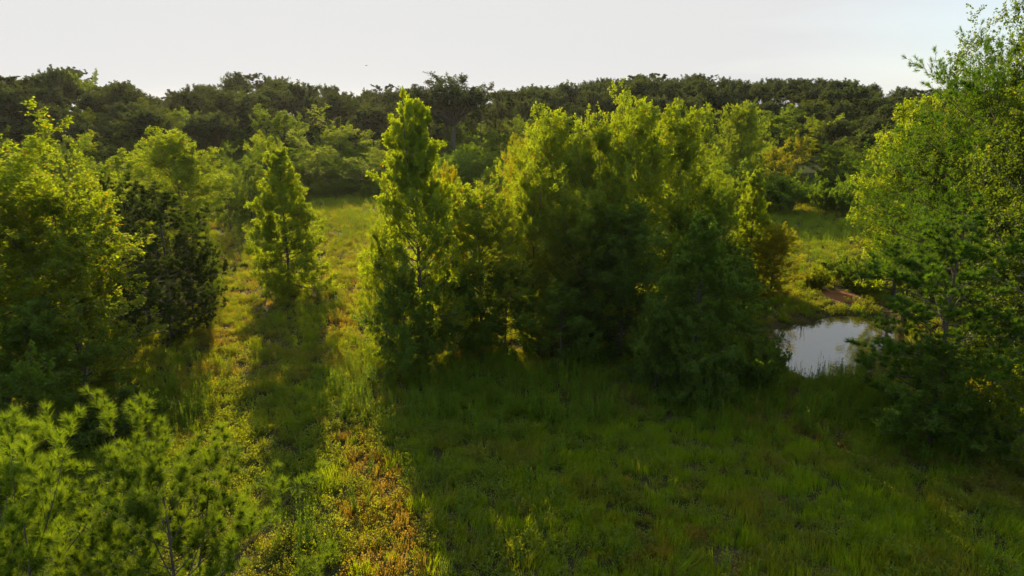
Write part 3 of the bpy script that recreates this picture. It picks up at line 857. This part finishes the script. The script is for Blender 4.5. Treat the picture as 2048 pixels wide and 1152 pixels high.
T('under', 1310, 36, 600, 60, 'dark', 'understory_tree', 'low dark tree at the left foot of the dark spreading tree')
T('ovalA', 1428, 57, 352, 46, 'gum', 'sweetgum_tree', 'bright young sweetgum, left one of the pair left of the right-hand meadow')
T('cone', 1492, 58, 338, 46, 'gum', 'sweetgum_tree', 'pointed young sweetgum, right one of the pair left of the right-hand meadow', rot=.2)
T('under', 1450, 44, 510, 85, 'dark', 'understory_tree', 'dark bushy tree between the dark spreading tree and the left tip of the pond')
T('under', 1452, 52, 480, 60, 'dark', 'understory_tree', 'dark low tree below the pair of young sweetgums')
T('ovalB', 1540, 56, 436, 44, 'gum_orange', 'sweetgum_tree', 'small orange-tinged tree above the left end of the pond')
T('bushB', 1490, 37.5, 668, 75, 'dark', 'shrub', 'dark shrub beside the left tip of the pond', 'shrub', stems=True)
T('bushA', 1425, 34, 720, 60, 'dark', 'shrub', 'low shrub at the foot of the dark spreading tree', 'shrub', stems=True)
T('bushB', 1705, 61, 502, 62, 'oak', 'shrub', 'round grey-green bush above the reddish pond bank', 'shrub', stems=True)
T('bushA', 1625, 60, 530, 30, 'cover', 'shrub', 'small leafy bush on the slope left of the round grey-green bush', 'shrub', stems=True)
T('ovalB', 1066, 46, 300, 72, 'gum', 'sweetgum_tree', 'leafy tree in the middle of the central clump, between the round-topped and the broad one')
T('under', 1190, 45, 470, 80, 'dark', 'understory_tree', 'dark tree in the lower middle of the central clump')
T('ovalB', 1392, 54, 330, 60, 'dark', 'sweetgum_tree', 'dull dark tree between the central clump and the pair of young sweetgums', rot=.9)
T('under', 1350, 50, 400, 80, 'dark', 'understory_tree', 'dark low tree under the straight sweetgum at the right end of the central clump')
T('under', 905, 42, 520, 80, 'dark', 'understory_tree', 'dark tree right of the foot of the column-shaped sweetgum')
# right side
T('tall', 2062, 33, -45, 150, 'gum_deep', 'broadleaf_tree', 'tallest broadleaf tree, at the right edge of the picture', rot=2.2, bark=M['bark_pale'])
T('tall', 1888, 47, 74, 104, 'gum_deep', 'sweetgum_tree', 'green tree filling in behind the big pine at the right', rot=2.9)
T('tall', 1978, 37, 2, 108, 'gum_deep', 'sweetgum_tree', 'high green tree between the big pine and the tallest broadleaf tree', rot=4.1)
T('pine_big', 1900, 40, 48, 150, 'pine_mid', 'pine_tree', 'big pine reaching out against the sky beside the tallest broadleaf tree', rot=3.4, bark=M['bark_pine'])
T('pine_big', 1805, 50, 252, 120, 'pine_mid', 'pine_tree', 'spreading pine with level limbs above the fluffy young pine on the right', rot=.7, bark=M['bark_pine'])
T('ovalA', 1785, 56, 190, 85, 'gum', 'sweetgum_tree', 'tall yellow-green sweetgum behind the spreading pine at the right', rot=.5)
T('pine_young', 1862, 31.5, 400, 165, 'pine_mid', 'pine_tree', 'fluffy bright young pine right of the pond', rot=1.4)
T('under', 1855, 30, 690, 110, 'dark', 'understory_tree', 'dark leafy tree below the fluffy young pine beside the pond')
T('under', 2055, 27, 575, 95, 'gum', 'understory_tree', 'low leafy tree at the right edge under the tallest broadleaf tree')
T('ovalB', 1990, 38, 480, 90, 'dark', 'understory_tree', 'dark tree filling the gap behind the fluffy young pine')
T('bushB', 2000, 30, 790, 70, 'dark', 'shrub', 'dark shrub right of the leafy tree beside the pond', 'shrub', stems=True)
T('bushA', 1955, 32, 740, 32, 'gum_orange', 'shrub', 'orange-brown shrub glowing between the dark shrubs at the right', 'shrub', stems=True)
# woodland edge, left
WOOD = [
    ('fo2', 165, 92, 272, 50, 'oak', 'mid-green edge tree left of the pale brushy thicket'),
    ('fo0', 262, 100, 300, 60, 'oak_light', 'pale brushy thicket tree behind the yellow-tipped left sweetgum'),
    ('fo2', 320, 96, 292, 42, 'oak_light', 'wispy pale tree left of the rounded yellow-green sweetgum'),
    ('fo0', 60, 85, 300, 60, 'oak', 'green tree behind the tall broad sweetgum at the left edge'),
    ('fo1', 462, 88, 288, 42, 'oak', 'olive tree between the rounded sweetgum and the cone-shaped tree'),
    ('fo2', 505, 98, 300, 42, 'oak', 'dull olive tree just left of the cone-shaped tree'),
    ('fo0', 540, 118, 262, 40, 'oak_light', 'green tree directly behind the tip of the cone-shaped tree'),
    ('fo0', 560, 142, 210, 52, 'oak', 'broad soft-green tree above the tip of the cone-shaped tree'),
    ('fo1', 640, 130, 258, 55, 'oak_light', 'yellow-green tree at the far edge of the left meadow'),
    ('fo1', 685, 150, 210, 66, 'oak_light', 'round-topped tree with a tawny crown above the left meadow'),
    ('fo2', 655, 128, 325, 42, 'oak', 'low rounded tree at the back of the left meadow, left of its middle'),
    ('fo2', 722, 127, 322, 48, 'oak', 'low rounded tree at the back of the left meadow, near the column-shaped sweetgum'),
    ('fo0', 610, 126, 335, 38, 'oak', 'low tree right behind the cone-shaped tree'),
    ('fo1', 770, 130, 262, 50, 'oak_light', 'leafy tree just left of the column-shaped sweetgum at the wood edge'),
    ('fo2', 965, 128, 300, 48, 'oak', 'rounded green tree right of the foot of the open-crowned oak'),
    ('fo0', 1000, 150, 262, 50, 'oak', 'olive tree between the open-crowned oak and the central clump'),
    ('fo2', 860, 150, 300, 50, 'oak', 'dark tree left of the foot of the open-crowned oak'),
    ('fo0', 1375, 122, 208, 58, 'oak', 'grey-green rounded tree behind the right end of the central clump'),
    ('ovalA', 1472, 112, 204, 46, 'gum', 'bright yellow-green tree with pointed tops behind the pair of young sweetgums'),
    ('fo1', 1420, 104, 258, 48, 'oak_light', 'green tree left of the bright pointed-topped tree'),
    ('fo0', 1545, 140, 210, 62, 'oak', 'dark rounded tree right of the bright pointed-topped tree'),
    ('fo2', 1545, 122, 276, 34, 'gum_yellow', 'yellow tree left of the sandy clearing'),
    ('fo0', 1590, 128, 262, 18, 'gum_orange', 'slim golden tree beside the sandy clearing'),
    ('fo2', 1645, 178, 228, 46, 'oak_light', 'rounded green tree beyond the sandy clearing'),
    ('fo0', 1712, 176, 234, 44, 'oak', 'grey-green rounded tree right of the one beyond the clearing'),
    ('fo2', 1668, 128, 275, 45, 'oak', 'olive tree right of the sandy clearing'),
    ('fo1', 1400, 98, 330, 50, 'oak', 'low olive tree below the green tree behind the young sweetgums'),
    ('fo1', 1745, 120, 250, 45, 'oak', 'green tree showing beside the spreading pine at the right'),
]
for k, px, d, top, hw, mt, lab in WOOD:
    T(k, px, d, top, hw, mt, 'broadleaf_tree', lab)
BUSH = [
    ('bushB', 1475, 104, 318, 92, 'oak', 'wide dome-shaped dark thicket at the top of the right-hand meadow'),
    ('bushB', 1560, 106, 342, 50, 'dark', 'dark bush right of the dome-shaped thicket'),
    ('bushA', 1612, 112, 352, 32, 'dark', 'small dark bush just below the sandy clearing'),
    ('bushB', 1655, 106, 352, 48, 'dark', 'dark bush at the right top of the right-hand meadow'),
    ('bushB', 1705, 100, 350, 40, 'dark', 'dark bush touching the spreading pine, above the right-hand meadow'),
    ('bushB', 690, 124, 352, 40, 'oak', 'bush at the far end of the left meadow'),
    ('bushA', 745, 122, 358, 36, 'oak', 'bush at the far right end of the left meadow'),
    ('bushA', 640, 123, 362, 34, 'oak', 'bush at the far left end of the left meadow'),
    ('bushB', 560, 116, 350, 50, 'oak', 'bush partly hidden by the cone-shaped tree'),
    ('bushB', 480, 104, 350, 50, 'dark', 'dark bush behind the gap left of the cone-shaped tree'),
    ('bushB', 230, 84, 340, 60, 'oak_light', 'pale bush behind the yellow-tipped left sweetgum'),
    ('bushA', 985, 118, 330, 44, 'oak_light', 'soft green bush right of the open-crowned oak trunk'),
]
for k, px, d, top, hw, mt, lab in BUSH:
    T(k, px, d, top, hw, mt, 'bush', lab, 'bush', stems=True)
T('open', 908, 165, 147, 92, 'pine_far', 'oak_tree', 'open-crowned round old oak rising above the skyline, behind the column-shaped sweetgum', rot=1.1, bark=M['bark'])

# ------------------------------------------------------------------ the woods behind, tree by tree
rw = np.random.default_rng(9)
cand = []
yy = 124.0
while yy < 372:
    stp = 6.2 + 4.6 * (yy - 124) / 200
    for xx in np.arange(-0.86 * yy - 10, 0.86 * yy + 10, stp * 1.08):
        x = xx + rw.uniform(-.4, .4) * stp; y = yy + rw.uniform(-.4, .4) * stp
        px, _ = to_px(x, y, 0)
        rd = np.interp(px, RX, RD)
        edge = np.interp(px, [-200, 0, 300, 450, 620, 780, 900, 1000, 1300, 1450, 1750, 1900, 2200], [105, 115, 122, 140, 158, 150, 172, 160, 140, 155, 140, 120, 110])
        if 1540 < px < 1650:
            edge = 200
        if y < edge or y > rd + 22 or not -90 < px < 2140:
            continue
        if abs(px - 912) < 50 and y < 180:
            continue
        cand.append((y, x))
    yy += stp
cand.sort()
TENS = ('forty', 'fifty', 'sixty', 'seventy', 'eighty')
ZONES = [(95, 'at the left picture edge'), (215, 'above the mid-green edge tree'), (330, 'above the pale brushy thicket'), (450, 'above the rounded yellow-green sweetgum'),
         (600, 'above the lone cone-shaped sweetgum'), (690, 'above the left half of the left meadow'), (790, 'above the right half of the left meadow'), (912, 'left of the open-crowned oak'),
         (1060, 'right of the open-crowned oak'), (1220, 'above the left of the central clump'), (1360, 'above the right of the central clump'), (1510, 'above the pair of young sweetgums'),
         (1640, 'above the sandy clearing'), (1760, 'right of the sandy clearing'), (9999, 'at the right beside the spreading pine')]
ORD = ['first', 'second', 'third', 'fourth', 'fifth', 'sixth', 'seventh', 'eighth', 'ninth', 'tenth', 'eleventh', 'twelfth', 'thirteenth', 'fourteenth', 'fifteenth', 'sixteenth', 'seventeenth',
       'eighteenth', 'nineteenth', 'twentieth'] + ['twenty-' + q for q in ('first', 'second', 'third', 'fourth', 'fifth', 'sixth', 'seventh', 'eighth', 'ninth')] + ['thirtieth'] + ['thirty-' + q for q in ('first', 'second', 'third', 'fourth', 'fifth', 'sixth', 'seventh', 'eighth', 'ninth')]
ORD += [t_ + '-' + q for t_ in TENS for q in ORD[:9]]
cover = np.full(2048 // 8 + 40, 2000.0)
kept = []
for y, x in cand:
    z = float(terrain(x, y))
    px, _ = to_px(x, y, z)
    rd = np.interp(px, RX, RD)
    ridge = min(1, max(0, (y - 120) / (rd - 120)))
    pine = rw.uniform() < (.35 + .55 * ridge if px < 1000 else .55 + .4 * ridge)
    H = (rw.normal(16.0, 2.8) if pine else rw.normal(13.5, 2.2)) * (0.62 + .38 * min(1, ridge * 1.3))
    if ridge > .75 and rw.uniform() < .16:
        H *= 1.13
    Rw = H * (rw.uniform(.25, .38) if pine else rw.uniform(.30, .42))
    sky_row = float(np.interp(px, RX, RY)) + (26 if 835 < px < 1000 else 0)
    if ridge > .82:
        H = min(max(z_at(sky_row + 6 + rw.normal(0, 12), y) - z, 10.5), 21.5)
        Rw = H * rw.uniform(.20, .33)
    H = min(H, max(z_at(sky_row - 11, y) - z, 7.0))
    f = FPX / (y * CP + (CAM_H - z - H) * SP)
    hw = Rw * f
    _, ty = to_px(x, y, z + H)
    i0 = max(int((px - hw * .7) // 8), -15) + 18; i1 = min(int((px + hw * .7) // 8), 270) + 18
    if i1 < i0 or ty > 420:
        continue
    if not (cover[i0:i1 + 1] > ty + 10).any():
        continue
    j0 = max(int((px - hw * .6) // 8) + 18, 0); j1 = max(int((px + hw * .6) // 8) + 18, 0)
    cover[j0:j1 + 1] = np.minimum(cover[j0:j1 + 1], ty + .14 * H * f)
    kept.append((y, x, z, px, ridge, pine, H, Rw))
byz = {}
for kk in kept:
    zi = [q for q, zz in enumerate(ZONES) if kk[3] < zz[0]][0]
    lv = 2 if kk[4] > .72 else 1 if kk[4] > .35 else 0
    byz.setdefault((zi, lv, kk[5]), []).append(kk)
n_p = n_o = 0
for (zi, lv, pine), lst in byz.items():
    lst.sort(key=lambda q: q[3])
    where = ('front-row', 'mid-slope', 'skyline')[lv]
    for q, (y, x, z, px, ridge, _, H, Rw) in enumerate(lst):
        kind = 'dark pine' if pine else 'rounded broadleaf tree'
        if len(lst) == 1:
            lab = 'only %s %s %s' % (where, kind, ZONES[zi][1])
        else:
            lab = '%s from left, %s %ss %s' % (ORD[q], where, kind, ZONES[zi][1])
        if pine:
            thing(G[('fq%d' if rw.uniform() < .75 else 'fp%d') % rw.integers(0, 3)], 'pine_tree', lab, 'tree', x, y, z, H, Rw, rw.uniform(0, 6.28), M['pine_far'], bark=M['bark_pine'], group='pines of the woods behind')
            n_p += 1
        else:
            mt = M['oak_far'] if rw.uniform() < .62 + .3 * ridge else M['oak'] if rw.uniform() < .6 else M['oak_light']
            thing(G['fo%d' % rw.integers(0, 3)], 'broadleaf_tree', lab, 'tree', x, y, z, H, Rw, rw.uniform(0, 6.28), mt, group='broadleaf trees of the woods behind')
            n_o += 1
# brush under the woods
ub = []
for y in np.arange(112, 350, 4.6):
    for xx in np.arange(-0.9 * y - 8, 0.9 * y + 8, 4.4):
        x = xx + rw.uniform(-2, 2); y2 = y + rw.uniform(-2, 2)
        px, _ = to_px(x, y2, 0)
        rd = np.interp(px, RX, RD)
        lim = np.interp(px, [-200, 0, 300, 450, 620, 780, 900, 1000, 1300, 1450, 1750, 1900, 2200], [95, 100, 116, 128, 134, 134, 130, 128, 125, 122, 122, 110, 100])
        if 1530 < px < 1680:
            lim = 196
        if lim < y2 < rd + 30:
            ub.append((x, y2, float(terrain(x, y2)) - .2))
ub = np.array(ub)
us = rw.uniform(1.0, 2.0, len(ub))
bm_ = G['bushB'].crown.copy(); bm_.materials.clear(); bm_.materials.append(M['dark'])
scatter('woodland_undergrowth', 'dark brush filling the floor of the woods behind the meadow', [bm_], ub, np.stack([us * 1.3, us * 1.3, us * rw.uniform(.9, 1.4, len(ub))], 1), rw, tilt=.03)


# ------------------------------------------------------------------ bird
def bird():
    import bmesh
    e = bpy.data.objects.new('bird', None)
    d = 75.0
    e.location = (x_at(733, d, z_at(131, d)), d, z_at(131, d)); e.rotation_euler = (0, math.radians(-12), .3)
    e['label'] = 'tiny dark bird flying in the pale sky left of the open-crowned oak'; e['category'] = 'bird'
    COL.objects.link(e)
    m, n, l = new_mat('dark_feathers')
    p = n.new('ShaderNodeBsdfPrincipled'); p.inputs['Base Color'].default_value = (.03, .025, .022, 1); p.inputs['Roughness'].default_value = .7
    o = n.new('ShaderNodeOutputMaterial'); l.new(p.outputs[0], o.inputs[0])
    xs = np.linspace(-.14, .12, 9); r = np.array([.004, .02, .03, .036, .036, .03, .02, .018, .003])
    ph = np.arange(8) / 8 * 6.283
    V = np.stack([np.stack([np.full(8, xs[i]), r[i] * np.cos(ph), r[i] * np.sin(ph) * .8], 1) for i in range(9)]).reshape(-1, 3)
    i = np.arange(8)[:, None]; j = np.arange(8)[None, :]
    a = i * 8 + j; b = i * 8 + (j + 1) % 8
    body = bpy.data.objects.new('body', mesh_from('bird_body', V, np.stack([a, b, b + 8, a + 8], -1).reshape(-1, 4), mat=m, smooth=True))
    body.parent = e; COL.objects.link(body)
    for s in (-1, 1):
        W_ = np.array([(.05, .02 * s, .01), (.06, .12 * s, .05), (.0, .24 * s, .03), (-.04, .11 * s, .045), (-.05, .02 * s, .01)], float)
        W2 = np.concatenate([W_, W_ - np.array([0, 0, .006])])
        F4 = np.array([[k, (k + 1) % 5, (k + 1) % 5 + 5, k + 5] for k in range(5)])
        wg = bpy.data.objects.new('wing', mesh_from('bird_wing', W2, [np.array([[0, 1, 2, 3, 4]]), np.array([[9, 8, 7, 6, 5]]), F4], mat=m))
        wg.parent = e; COL.objects.link(wg)
    Tv = np.array([(-.12, -.012, 0), (-.12, .012, 0), (-.21, .03, 0), (-.21, -.03, 0)], float)
    Tv = np.concatenate([Tv, Tv - np.array([0, 0, .005])])
    tl = bpy.data.objects.new('tail', mesh_from('bird_tail', Tv, np.array([[0, 1, 2, 3], [7, 6, 5, 4], [0, 4, 5, 1], [1, 5, 6, 2], [2, 6, 7, 3], [3, 7, 4, 0]]), mat=m))
    tl.parent = e; COL.objects.link(tl)


bird()

# ------------------------------------------------------------------ morning haze
lo = float(ZZ.min()) - 1.0
hi = 34.0
x0, x1, y0, y1 = gx[0] - 5, gx[-1] + 5, gy[0] - 5, gy[-1] + 5
hv = np.array([[x, y, z] for z in (lo, hi) for (x, y) in ((x0, y0), (x1, y0), (x1, y1), (x0, y1))])
hf = np.array([[3, 2, 1, 0], [4, 5, 6, 7], [0, 1, 5, 4], [1, 2, 6, 5], [2, 3, 7, 6], [3, 0, 4, 7]])
hm, n, l = new_mat('haze_air')
pv_ = n.new('ShaderNodeVolumePrincipled')
pv_.inputs['Color'].default_value = (0.95, 0.93, 0.90, 1)
pv_.inputs['Density'].default_value = HAZE
pv_.inputs['Anisotropy'].default_value = 0.55
o = n.new('ShaderNodeOutputMaterial'); l.new(pv_.outputs[0], o.inputs['Volume'])
if HAZE > 0:
    ho = bpy.data.objects.new('haze', mesh_from('haze', hv, hf, mat=hm)); COL.objects.link(ho)
    ho['kind'] = 'stuff'; ho['label'] = 'thin warm morning haze over the meadow and woods'
